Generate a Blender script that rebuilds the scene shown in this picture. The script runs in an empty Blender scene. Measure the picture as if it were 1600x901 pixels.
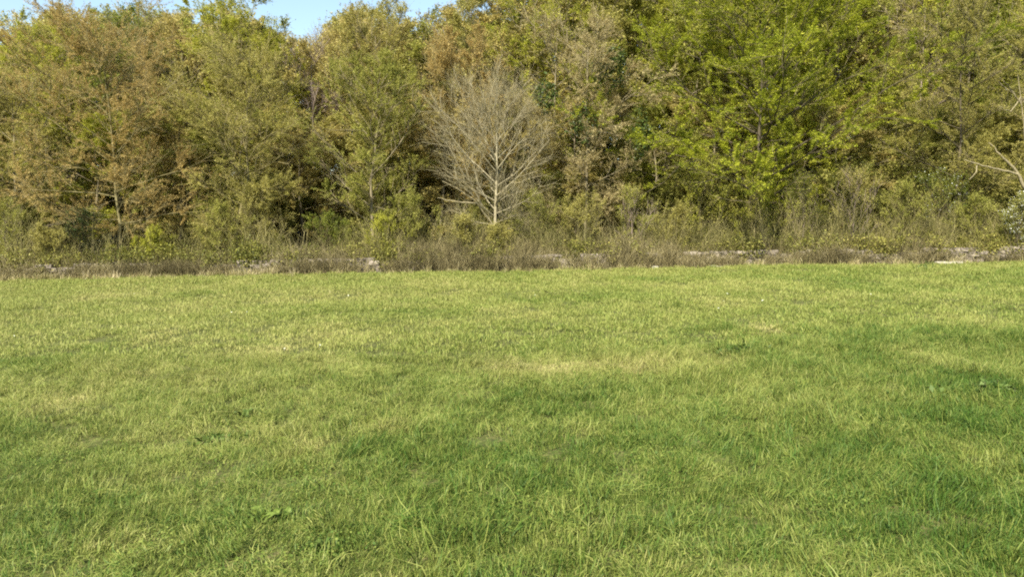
import bpy, math, random
import numpy as np

scn = bpy.context.scene
C = scn.collection

# ------------------------------------------------------------------ camera, sky, sun, exposure
F, PW, PH = 1157.0, 1600.0, 901.0            # focal length and size of the photograph in its own pixels
HORIZON = 360.0
TH = math.atan((PH / 2 - HORIZON) / F)       # downward pitch
EYE = 1.68
cam_d = bpy.data.cameras.new('camera')
cam = bpy.data.objects.new('camera', cam_d)
C.objects.link(cam)
cam_d.sensor_fit = 'HORIZONTAL'
cam_d.sensor_width = 36.0
cam_d.lens = 36.0 * F / PW
cam_d.clip_start, cam_d.clip_end = 0.05, 2000
cam.location = (0, 0, EYE)
cam.rotation_euler = (math.pi / 2 - TH, 0, 0)
scn.camera = cam

SUN_EL, SUN_AZ = math.radians(40), math.radians(-155)   # azimuth clockwise from +Y: behind the camera, to its left
w = bpy.data.worlds.new('World')
scn.world = w
w.use_nodes = True
nt = w.node_tree
bg = nt.nodes['Background']
sky = nt.nodes.new('ShaderNodeTexSky')
sky.sky_type = 'NISHITA'
sky.sun_disc = False
sky.sun_elevation = SUN_EL
sky.sun_rotation = SUN_AZ
sky.air_density = 1.3
sky.dust_density = 0.4
bg.inputs[1].default_value = 0.085
nt.links.new(sky.outputs[0], bg.inputs[0])
sl = bpy.data.lights.new('sun', 'SUN')
sl.energy = 4.8
sl.angle = math.radians(0.55)
sl.color = (1.0, 0.94, 0.83)
so = bpy.data.objects.new('sun', sl)
C.objects.link(so)
from mathutils import Vector
S = Vector((math.sin(SUN_AZ) * math.cos(SUN_EL), math.cos(SUN_AZ) * math.cos(SUN_EL), math.sin(SUN_EL)))
so.rotation_euler = S.to_track_quat('Z', 'Y').to_euler()
so.location = S * 60
vs = scn.view_settings
vs.view_transform = 'Standard'
vs.look = 'None'
vs.exposure = 1.45
vs.gamma = 1.0
cy = scn.cycles
cy.use_denoising = False
cy.pixel_filter_type = 'BLACKMAN_HARRIS'
cy.filter_width = 2.0
cy.max_bounces = 6
cy.diffuse_bounces = 4
cy.transmission_bounces = 4
cy.glossy_bounces = 2
cy.use_adaptive_sampling = False
scn.render.film_transparent = False


# ------------------------------------------------------------------ ground height and picture-to-place helpers
def vnoise(x, y, seed=0):
    """smooth value noise in 0..1"""
    x = np.asarray(x, float); y = np.asarray(y, float)
    xi = np.floor(x).astype(np.int64); yi = np.floor(y).astype(np.int64)
    fx = x - xi; fy = y - yi
    fx = fx * fx * (3 - 2 * fx); fy = fy * fy * (3 - 2 * fy)

    def h(a, b):
        v = np.sin(a * 127.1 + b * 311.7 + seed * 74.7) * 43758.5453
        return v - np.floor(v)
    return (h(xi, yi) * (1 - fx) + h(xi + 1, yi) * fx) * (1 - fy) + (h(xi, yi + 1) * (1 - fx) + h(xi + 1, yi + 1) * fx) * fy


def fbm(x, y, seed=0, o=3):
    s = 0; a = 0.5; t = 0
    for i in range(o):
        s = s + a * vnoise(x * 2 ** i + 17 * i, y * 2 ** i - 9 * i, seed + i); t += a; a *= 0.55
    return s / t


EDGE = 30.0                                   # where the mown-looking pasture stops


def ground_z(x, y):
    x = np.asarray(x, float); y = np.asarray(y, float)
    tilt = 0.0186 * x * np.clip(y / 8.0, 0, 1)
    tilt = np.clip(tilt, -2.0, 2.0)
    bump = (fbm(x / 3.1, y / 3.1, 3) - 0.5) * 0.22 * np.clip((y - 1) / 4, 0, 1) * np.clip((33 - y) / 5, 0.2, 1)
    bump += (vnoise(x / 0.55, y / 0.55, 8) - 0.5) * 0.035
    rise = np.clip(y - 31.5, 0, 60) * 0.075
    return tilt + bump + rise


def depth_pt(px, row, Y):
    q = (PH / 2 - row) / F
    dz = Y * math.tan(math.atan(q) - TH)
    d = Y * math.cos(TH) - dz * math.sin(TH)
    return (px - 800) / F * d, EYE + dz


def px_x(px, Y):
    return depth_pt(px, 330, Y)[0]


def row_z(row, Y):
    return depth_pt(800, row, Y)[1]


def on_ground(px, row):
    """the place on the ground seen at a picture position"""
    a = TH + math.atan((row - PH / 2) / F)
    Y = EYE / math.tan(a); X = 0
    for _ in range(12):
        X = (px - 800) / F * Y / math.cos(TH)
        Y = (EYE - float(ground_z(X, Y))) / math.tan(a)
        Y = min(max(Y, 2.5), 31)
    return X, Y


# ------------------------------------------------------------------ materials
def new_mat(name):
    m = bpy.data.materials.new(name)
    m.use_nodes = True
    n = m.node_tree.nodes
    return m, m.node_tree, n, n['Principled BSDF'], n['Material Output']


def rgb(c):
    return (c[0], c[1], c[2], 1)


def ramp(t, stops, fac):
    r = t.nodes.new('ShaderNodeValToRGB')
    e = r.color_ramp.elements
    while len(e) < len(stops):
        e.new(0.5)
    for i, (p, c) in enumerate(stops):
        e[i].position = p; e[i].color = rgb(c)
    t.links.new(fac, r.inputs[0])
    return r


def leaf_mat(name, cols, transl=0.3, inst=False, rough=0.55):
    """cols: three colours, picked leaf by leaf through the stored tint"""
    m, t, n, p, out = new_mat(name)
    a = n.new('ShaderNodeAttribute'); a.attribute_name = 'tint'
    fac = a.outputs['Fac']
    if inst:
        b = n.new('ShaderNodeAttribute'); b.attribute_name = 'dry'; b.attribute_type = 'INSTANCER'
        ad = n.new('ShaderNodeMath'); ad.operation = 'ADD'; ad.use_clamp = True
        t.links.new(fac, ad.inputs[0]); t.links.new(b.outputs['Fac'], ad.inputs[1]); fac = ad.outputs[0]
    k = len(cols)
    r = ramp(t, [(i / (k - 1), c) for i, c in enumerate(cols)], fac)
    t.links.new(r.outputs[0], p.inputs['Base Color'])
    p.inputs['Roughness'].default_value = rough
    p.inputs['Specular IOR Level'].default_value = 0.25
    tr = n.new('ShaderNodeBsdfTranslucent')
    t.links.new(r.outputs[0], tr.inputs[0])
    mx = n.new('ShaderNodeMixShader'); mx.inputs[0].default_value = transl
    t.links.new(p.outputs[0], mx.inputs[1]); t.links.new(tr.outputs[0], mx.inputs[2])
    t.links.new(mx.outputs[0], out.inputs[0])
    return m


def bark_mat(name, c1, c2):
    m, t, n, p, out = new_mat(name)
    tc = n.new('ShaderNodeTexCoord')
    mp = n.new('ShaderNodeMapping'); mp.inputs['Scale'].default_value = (9, 9, 2.2)
    nz = n.new('ShaderNodeTexNoise'); nz.inputs['Scale'].default_value = 1.6; nz.inputs['Detail'].default_value = 5
    t.links.new(tc.outputs['Object'], mp.inputs[0]); t.links.new(mp.outputs[0], nz.inputs[0])
    r = ramp(t, [(0.3, c1), (0.7, c2)], nz.outputs[0])
    t.links.new(r.outputs[0], p.inputs['Base Color'])
    p.inputs['Roughness'].default_value = 0.9
    p.inputs['Specular IOR Level'].default_value = 0.1
    b = n.new('ShaderNodeBump'); b.inputs['Strength'].default_value = 0.6; b.inputs['Distance'].default_value = 0.02
    t.links.new(nz.outputs[0], b.inputs['Height']); t.links.new(b.outputs[0], p.inputs['Normal'])
    return m


BARK = bark_mat('bark_grey_brown', (0.10, 0.085, 0.05), (0.24, 0.20, 0.12))
BARK_DARK = bark_mat('bark_dark', (0.04, 0.034, 0.022), (0.10, 0.082, 0.05))
BARK_PALE = bark_mat('bark_pale', (0.13, 0.11, 0.062), (0.28, 0.24, 0.14))
BARK_WHITE = bark_mat('bark_whitish', (0.16, 0.138, 0.082), (0.32, 0.28, 0.175))
TWIG_PALE = bark_mat('twig_pale', (0.165, 0.142, 0.072), (0.30, 0.26, 0.145))
TWIG = bark_mat('twig_tan', (0.20, 0.165, 0.075), (0.36, 0.30, 0.15))
BARK_PURPLE = bark_mat('bark_purple_grey', (0.16, 0.12, 0.095), (0.28, 0.22, 0.18))
BARK_OLIVE = bark_mat('bark_olive', (0.085, 0.075, 0.03), (0.20, 0.17, 0.08))


# ------------------------------------------------------------------ mesh helpers
def mesh_from(name, V, Fq=None, Ft=None, tint=None, smooth=False):
    """V n x 3, Fq m x 4, Ft k x 3; tint per face (quads first)"""
    me = bpy.data.meshes.new(name)
    V = np.ascontiguousarray(V, np.float32)
    Fq = np.zeros((0, 4), np.int32) if Fq is None else np.asarray(Fq, np.int32)
    Ft = np.zeros((0, 3), np.int32) if Ft is None else np.asarray(Ft, np.int32)
    me.vertices.add(len(V)); me.vertices.foreach_set('co', V.ravel())
    nl = Fq.size + Ft.size
    me.loops.add(nl)
    me.loops.foreach_set('vertex_index', np.concatenate([Fq.ravel(), Ft.ravel()]).astype(np.int32))
    me.polygons.add(len(Fq) + len(Ft))
    st = np.concatenate([np.arange(len(Fq)) * 4, Fq.size + np.arange(len(Ft)) * 3]).astype(np.int32)
    me.polygons.foreach_set('loop_start', st)
    if smooth:
        me.polygons.foreach_set('use_smooth', np.ones(len(st), bool))
    if tint is not None:
        at = me.attributes.new('tint', 'FLOAT', 'FACE')
        at.data.foreach_set('value', np.asarray(tint, np.float32))
    me.update(calc_edges=True)
    return me


def nrm(v):
    return v / np.maximum(np.linalg.norm(v, axis=-1, keepdims=True), 1e-9)


def tubes(P, R, sides):
    """P n x k x 3 polylines, R n x k radii -> verts, quads"""
    n, k, _ = P.shape
    T = np.gradient(P, axis=1); T = nrm(T)
    ov = nrm(P[:, -1] - P[:, 0])
    ref = np.where(np.abs(ov[:, 2:3]) < 0.8, np.array([[0, 0, 1.0]]), np.array([[1.0, 0, 0]]))
    U = nrm(np.cross(T, ref[:, None, :])); W = np.cross(T, U)
    a = np.arange(sides) / sides * 2 * np.pi
    V = P[:, :, None, :] + R[:, :, None, None] * (np.cos(a)[None, None, :, None] * U[:, :, None, :] + np.sin(a)[None, None, :, None] * W[:, :, None, :])
    idx = np.arange(n * k * sides).reshape(n, k, sides)
    q = np.stack([idx[:, :-1], np.roll(idx[:, :-1], -1, 2), np.roll(idx[:, 1:], -1, 2), idx[:, 1:]], -1).reshape(-1, 4)
    return V.reshape(-1, 3), q


def merge(parts):
    """[(V, quads)] -> one"""
    Vs, Qs, o = [], [], 0
    for V, q in parts:
        Vs.append(V); Qs.append(q + o); o += len(V)
    return np.concatenate(Vs), np.concatenate(Qs)


def lerp_line(P, t):
    """points and tangents on polylines P (n,k,3) at t (n,m)"""
    n, k, _ = P.shape
    u = np.clip(t, 0, 0.9999) * (k - 1)
    i = u.astype(int); f = (u - i)[..., None]
    r = np.arange(n)[:, None]
    a, b = P[r, i], P[r, i + 1]
    return a * (1 - f) + b * f, nrm(b - a)


def grow(rng, P, R, m, t0, t1, lens, ang, up, k, jit=0.12, curl=0.0, rfac=0.55, flat=0.0):
    """m children on each polyline; lens(t, parent_index) gives lengths; up bends towards +z (negative droops)"""
    n = len(P)
    t = t0 + (t1 - t0) * (np.arange(m)[None, :] + rng.random((n, m))) / m
    pos, T = lerp_line(P, t)
    r = rng.normal(size=(n, m, 3)); r[..., 2] *= (1 - flat)
    perp = nrm(r - (r * T).sum(-1, keepdims=True) * T)
    a = ang * (0.75 + 0.5 * rng.random((n, m, 1)))
    d = np.cos(a) * T + np.sin(a) * perp
    d[..., 2] += up
    d = nrm(d)
    L = lens(t, n) * (0.7 + 0.6 * rng.random((n, m)))
    k_step = (L / (k - 1))[..., None]
    pts = [pos]; dd = d
    for s in range(k - 1):
        dd = nrm(dd + rng.normal(size=dd.shape) * jit + np.array([0, 0, curl]))
        pts.append(pts[-1] + dd * k_step)
    Pc = np.stack(pts, 2).reshape(n * m, k, 3)
    kk = R.shape[1]
    ri = np.clip((t * (kk - 1)).astype(int), 0, kk - 1)
    r0 = R[np.arange(n)[:, None], ri] * rfac
    Rc = (r0[..., None] * np.linspace(1, 0.35, k)).reshape(n * m, k)
    return Pc, Rc


def leaf_quads(rng, pos, size, upb=0.5, asp=0.6, dirs=None):
    n = len(pos)
    nn = rng.normal(size=(n, 3)); nn[:, 2] = np.abs(nn[:, 2]) + upb; nn = nrm(nn)
    d = rng.normal(size=(n, 3)) if dirs is None else dirs + rng.normal(size=(n, 3)) * 0.7
    d = nrm(d - (d * nn).sum(-1, keepdims=True) * nn)
    s = np.cross(nn, d)
    L = (size * (0.6 + 0.8 * rng.random(n)))[:, None]
    W = L * asp * 0.5
    bend = nn * L * 0.12
    V = np.stack([pos, pos + d * L * 0.5 + s * W + bend, pos + d * L, pos + d * L * 0.5 - s * W + bend], 1).reshape(-1, 3)
    return V, np.arange(n * 4).reshape(n, 4)


def leaf_tris(rng, pos, size, upb=0.5, asp=0.6, dirs=None):
    n = len(pos)
    nn = rng.normal(size=(n, 3)); nn[:, 2] = np.abs(nn[:, 2]) + upb; nn = nrm(nn)
    d = rng.normal(size=(n, 3)) if dirs is None else dirs + rng.normal(size=(n, 3)) * 0.55
    d = nrm(d - (d * nn).sum(-1, keepdims=True) * nn)
    s = np.cross(nn, d)
    L = (size * (0.6 + 0.8 * rng.random(n)))[:, None]
    W = L * asp * 0.5
    V = np.stack([pos, pos + d * L * 0.55 + s * W, pos + d * L - s * W], 1).reshape(-1, 3)
    return V, np.arange(n * 3).reshape(n, 3)


# ------------------------------------------------------------------ objects
def add(name, me, mat=None, parent=None, **props):
    o = bpy.data.objects.new(name, me)
    C.objects.link(o)
    if mat is not None:
        if me is not None and not me.materials:
            me.materials.append(None)
        o.material_slots[0].link = 'OBJECT'
        o.material_slots[0].material = mat
    if parent is not None:
        o.parent = parent
    for k_, v_ in props.items():
        o[k_] = v_
    return o


def thing(name, label, cat, loc, rz=0.0, group=None, sc=1.0):
    o = bpy.data.objects.new(name, None)
    C.objects.link(o)
    o.empty_display_size = 0.2
    o.location = loc; o.rotation_euler = (0, 0, rz)
    o.scale = (sc, sc, sc) if not isinstance(sc, tuple) else sc
    o['label'] = label; o['category'] = cat
    if group:
        o['group'] = group
    return o


def make_tree(seed, H, zc, rx, rz, limbs=16, start=0.25, branches=11, twigs=7, leaves=9, leaf=0.06, ang=1.15, up=0.15, curl=0.03,
              droop=0.0, twig_len=0.75, trunk_r=0.10, lean=0.3, asp=0.6, upb=0.6, flat=0.3, clump=1.9, ry=None, twig_r=0.0085, blen=0.42, tdown=0.0, limb_r=0.0065, sprays=0, lvar=0.34, shift=0.0):
    """trunk and limbs grown inside an uneven egg of a crown: returns meshes (trunk, [limb meshes], leaves, twigs)"""
    rng = np.random.default_rng(seed)
    ry = ry or rx
    k = 9
    tz = np.linspace(-0.15, H * 0.82, k)
    off = np.cumsum(rng.normal(size=(k, 2)) * lean * 0.22, 0); off -= off[0]
    P = np.concatenate([off, tz[:, None]], 1)[None]
    R = (trunk_r * (1 - 0.85 * np.linspace(0, 1, k) ** 0.9))[None]
    R[0, 0] *= 1.5
    trunk = mesh_from('trunk', *tubes(P, R, 8), smooth=True)
    # limbs that reach out to the crown's surface
    t = start + (0.98 - start) * (np.arange(limbs) + rng.random(limbs) * 0.8) / limbs
    pos, T = lerp_line(P, t[None]); pos, T = pos[0], T[0]
    az = np.arange(limbs) * 2.4 + rng.random(limbs) * 0.8
    a = ang * (1.15 - 0.6 * (t - start) / (1 - start)) * (0.85 + 0.3 * rng.random(limbs))
    d = np.stack([np.cos(az) * np.sin(a), np.sin(az) * np.sin(a), np.cos(a) + 0.0 * a], 1)
    rad = np.array([rx, ry, rz])
    o = (pos - np.array([shift, 0, zc])) / rad; v = d / rad
    A = (v * v).sum(1); B = (o * v).sum(1); Cq = (o * o).sum(1) - 1
    disc = np.sqrt(np.maximum(B * B - A * Cq, 0.02))
    L = np.clip((-B + disc) / A, 0.8, 3 * rx) * (1.06 - lvar + lvar * rng.random(limbs))
    kl = 7
    pts = [pos]; dd = d
    for s in range(kl - 1):
        dd = nrm(dd + rng.normal(size=dd.shape) * 0.10 + np.array([0, 0, curl - droop * s / kl]))
        pts.append(pts[-1] + dd * (L / (kl - 1))[:, None])
    PL = np.stack(pts, 1)
    ti = np.clip((t * (k - 1)).astype(int), 0, k - 1)
    RL = (np.minimum(R[0, ti] * 0.5, limb_r + limb_r * L))[:, None] * np.linspace(1, 0.25, kl)[None]
    PB, RB = grow(rng, PL, RL, branches, 0.22, 1.0, lambda tt, n: (L[:, None] * blen) * (1.15 - 0.7 * tt), 0.75, up, 5, 0.14, curl - droop * 0.4, 0.5, flat)
    PT, RT = grow(rng, PB, RB, twigs, 0.2, 1.0, lambda tt, n: np.full(tt.shape, twig_len) * (1.1 - 0.5 * tt), 0.7, up * 0.6 - tdown, 3, 0.16, curl - droop * 0.5 - tdown, 0.6, flat)
    if sprays:
        PS, RS = grow(rng, P, R, sprays, max(start * 0.9, 0.15), 1.0, lambda tt, n: np.full(tt.shape, 0.32 * rx) * (1.1 - 0.4 * tt), 1.2, up * 0.5, 5, 0.16, curl, 0.12, flat)
        RS = np.minimum(RS, 0.012)
        PS2, RS2 = grow(rng, PS, RS, twigs, 0.2, 1.0, lambda tt, n: np.full(tt.shape, twig_len) * (1.1 - 0.5 * tt), 0.8, up * 0.6 - tdown, 3, 0.16, curl - droop * 0.5 - tdown, 0.6, flat)
        PT = np.concatenate([PT, PS2]); RT = np.concatenate([RT, RS2])
    RT = np.maximum(RT, twig_r * 0.5); RT = np.minimum(RT, twig_r) * np.linspace(1, 0.6, 3)[None]
    RB = np.maximum(RB, twig_r * 1.1)
    limb_meshes = []
    for i in range(limbs):
        b = slice(i * branches, (i + 1) * branches)
        V, q = merge([tubes(PL[i:i + 1], RL[i:i + 1], 6), tubes(PB[b], RB[b], 4)])
        limb_meshes.append(mesh_from('limb', V, q, smooth=True))
    if sprays:
        limb_meshes.append(mesh_from('limb', *tubes(PS, np.maximum(RS, twig_r * 1.1), 4), smooth=True))
    tw = mesh_from('twigs', *tubes(PT, RT, 3))
    lv = None
    if leaves:
        n = len(PT)
        # some sprays carry many leaves, some few
        wgt = np.repeat(np.clip(rng.normal(0.9, 0.5 * clump, size=n // twigs), 0.03, 3.0), twigs)
        cnt = np.maximum((leaves * wgt * (0.5 + rng.random(n))).astype(int), 0)
        tot = cnt.sum(); src = np.repeat(np.arange(n), cnt)
        tt = 0.15 + 0.87 * rng.random(tot)
        u = np.clip(tt, 0, 0.999) * 2; ii = u.astype(int); f = (u - ii)[:, None]
        pp = PT[src, ii] * (1 - f) + PT[src, ii + 1] * f + rng.normal(size=(tot, 3)) * leaf * 0.5
        V, q = leaf_tris(rng, pp, leaf, upb, asp, nrm(PT[src, 2] - PT[src, 0]))
        per_branch = np.repeat(rng.random(len(PT) // twigs), twigs)[src]
        tint = np.clip(0.45 * per_branch + 0.75 * rng.random(tot) - 0.1, 0, 1)
        lv = mesh_from('crown', V, None, q, tint=tint)
    return dict(trunk=trunk, limbs=limb_meshes, crown=lv, twigs=tw, H=H)


def join_meshes(name, mes):
    Vs, Qs, o = [], [], 0
    for me in mes:
        v = np.empty(len(me.vertices) * 3, np.float32); me.vertices.foreach_get('co', v)
        l = np.empty(len(me.loops), np.int32); me.loops.foreach_get('vertex_index', l)
        Vs.append(v.reshape(-1, 3)); Qs.append(l.reshape(-1, 4) + o); o += len(me.vertices)
    return mesh_from(name, np.concatenate(Vs), np.concatenate(Qs), smooth=True)


def plant_tree(T, name, label, cat, X, Y, rz, leafm, barkm, twigm=None, group=None, sc=1.0, fine=True):
    z = float(ground_z(X, Y))
    t = thing(name, label, cat, (X, Y, z - 0.05), rz, group, sc)
    if fine:
        add('trunk', T['trunk'], barkm, t)
        for lm in T['limbs']:
            add('limb', lm, barkm, t)
    else:
        if 'frame' not in T:
            T['frame'] = join_meshes('trunk', [T['trunk']] + T['limbs'])
        add('trunk', T['frame'], barkm, t)
    if T['crown'] is not None:
        c = add('crown', T['crown'], leafm, t)
        add('twigs', T['twigs'], twigm or barkm, c, kind='stuff')
    else:
        add('crown', T['twigs'], twigm or barkm, t, kind='stuff')
    return t


# ------------------------------------------------------------------ scattered cover (grass, dead stems) on points
def scatter(name, pts, rz, sc, dry, protos, mat, seed=0, tilt=0.0, lean=0.0, **props):
    rng = np.random.default_rng(seed)
    me = bpy.data.meshes.new(name)
    n = len(pts)
    me.vertices.add(n); me.vertices.foreach_set('co', np.asarray(pts, np.float32).ravel())
    for nm, ty, val in (('sc', 'FLOAT_VECTOR', sc), ('rot', 'FLOAT_VECTOR', np.stack([lean + rng.normal(size=n) * tilt, rng.normal(size=n) * tilt, rz], 1)), ('dry', 'FLOAT', dry), ('pick', 'INT', rng.integers(0, len(protos), n))):
        at = me.attributes.new(nm, ty, 'POINT')
        at.data.foreach_set('vector' if ty == 'FLOAT_VECTOR' else 'value', np.asarray(val, np.int32 if ty == 'INT' else np.float32).ravel())
    me.update()
    col = bpy.data.collections.new(name + '_sources')
    for i, pm in enumerate(protos):
        if not pm.materials:
            pm.materials.append(mat)
        col.objects.link(bpy.data.objects.new('%s_source_%02d' % (name, i), pm))
    g = bpy.data.node_groups.new(name + '_scatter', 'GeometryNodeTree')
    g.interface.new_socket('Geometry', in_out='INPUT', socket_type='NodeSocketGeometry')
    g.interface.new_socket('Geometry', in_out='OUTPUT', socket_type='NodeSocketGeometry')
    N = g.nodes
    gi, go = N.new('NodeGroupInput'), N.new('NodeGroupOutput')
    ci = N.new('GeometryNodeCollectionInfo')
    ci.inputs['Collection'].default_value = col
    ci.inputs['Separate Children'].default_value = True
    ci.inputs['Reset Children'].default_value = True
    ip = N.new('GeometryNodeInstanceOnPoints')
    ip.inputs['Pick Instance'].default_value = True

    def attr(nm, ty):
        a = N.new('GeometryNodeInputNamedAttribute'); a.data_type = ty; a.inputs['Name'].default_value = nm
        return a.outputs['Attribute']
    L = g.links.new
    L(gi.outputs[0], ip.inputs['Points']); L(ci.outputs[0], ip.inputs['Instance'])
    L(attr('pick', 'INT'), ip.inputs['Instance Index'])
    e2r = N.new('FunctionNodeEulerToRotation')
    L(attr('rot', 'FLOAT_VECTOR'), e2r.inputs[0]); L(e2r.outputs[0], ip.inputs['Rotation'])
    L(attr('sc', 'FLOAT_VECTOR'), ip.inputs['Scale'])
    L(ip.outputs[0], go.inputs[0])
    o = add(name, me, None, kind='stuff', **props)
    md = o.modifiers.new('scatter', 'NODES'); md.node_group = g
    return o


def blade_clump(seed, n, rad, h, wd, bend, hvar=0.4, spread=0.5, tint=(0, 1)):
    """n bent tapering blades rooted in a disc"""
    rng = np.random.default_rng(seed)
    r = rad * np.sqrt(rng.random(n)); a = rng.random(n) * 6.283
    base = np.stack([r * np.cos(a), r * np.sin(a), np.full(n, -0.01)], 1)
    az = rng.random(n) * 6.283
    out = np.stack([np.cos(az), np.sin(az), np.zeros(n)], 1)
    hh = h * (1 - hvar + 2 * hvar * rng.random(n))
    side = np.stack([-np.sin(az + rng.normal(size=n) * 0.8), np.cos(az), np.zeros(n)], 1); side = nrm(side)
    W = (wd * (0.6 + 0.8 * rng.random(n)))[:, None]
    b = (bend * rng.random(n) + spread * 0.2)[:, None]
    H_ = hh[:, None]
    z = np.array([[0, 0, 1.0]])
    p1 = base + out * b * H_ * 0.22 + z * H_ * 0.5
    p2 = base + out * b * H_ * 0.8 + z * H_ * (1 - 0.45 * b)
    V = np.stack([base - side * W * 0.5, base + side * W * 0.5, p1 + side * W * 0.45, p1 - side * W * 0.45, p2], 1).reshape(-1, 3)
    i = np.arange(n)[:, None] * 5
    q = i + np.array([[0, 1, 2, 3]]); tr = i + np.array([[3, 2, 4]])
    tt = tint[0] + (tint[1] - tint[0]) * rng.random(n)
    return mesh_from('clump', V, q, tr, np.concatenate([tt, tt]))


# ================================================================== THE SETTING: one ground sheet
def ground():
    xs = np.concatenate([[-900, -400, -160, -90], np.linspace(-60, 60, 241), [90, 160, 400, 900]])
    ys = np.concatenate([[-900, -300, -100, -40, -15, -5], np.linspace(0, 36, 145), np.linspace(38, 90, 40), [130, 250, 500, 900]])
    X, Y = np.meshgrid(xs, ys)
    Z = ground_z(X, Y)
    Z = np.where(Y < 0, ground_z(X, 0 * Y) , Z)
    n, m = X.shape
    idx = np.arange(n * m).reshape(n, m)
    q = np.stack([idx[:-1, :-1], idx[:-1, 1:], idx[1:, 1:], idx[1:, :-1]], -1).reshape(-1, 4)
    me = mesh_from('ground', np.stack([X, Y, Z], -1).reshape(-1, 3), q, smooth=True)
    m_, t, nn, p, out = new_mat('turf_soil')
    geo = nn.new('ShaderNodeNewGeometry')
    nz = nn.new('ShaderNodeTexNoise'); nz.inputs['Scale'].default_value = 26; nz.inputs['Detail'].default_value = 9
    t.links.new(geo.outputs['Position'], nz.inputs[0])
    r = ramp(t, [(0.3, (0.03, 0.04, 0.012)), (0.5, (0.075, 0.085, 0.022)), (0.7, (0.15, 0.125, 0.055))], nz.outputs[0])
    r2 = ramp(t, [(0.3, (0.035, 0.028, 0.018)), (0.7, (0.09, 0.07, 0.04))], nz.outputs[0])
    sx = nn.new('ShaderNodeSeparateXYZ'); t.links.new(geo.outputs['Position'], sx.inputs[0])
    mr = nn.new('ShaderNodeMapRange'); mr.inputs[1].default_value = EDGE - 0.2; mr.inputs[2].default_value = EDGE + 0.8
    t.links.new(sx.outputs['Y'], mr.inputs[0])
    mx = nn.new('ShaderNodeMix'); mx.data_type = 'RGBA'
    t.links.new(mr.outputs[0], mx.inputs[0]); t.links.new(r.outputs[0], mx.inputs[6]); t.links.new(r2.outputs[0], mx.inputs[7])
    t.links.new(mx.outputs[2], p.inputs['Base Color'])
    p.inputs['Roughness'].default_value = 0.95
    p.inputs['Specular IOR Level'].default_value = 0.1
    add('ground', me, m_, kind='structure', label='pasture ground rising into the wood', category='ground')


ground()

# ------------------------------------------------------------------ grass
GRASS = leaf_mat('grass_blades', [(0.065, 0.125, 0.016), (0.20, 0.238, 0.045), (0.305, 0.312, 0.085), (0.36, 0.325, 0.115), (0.48, 0.40, 0.20)], 0.35, inst=True)


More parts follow.
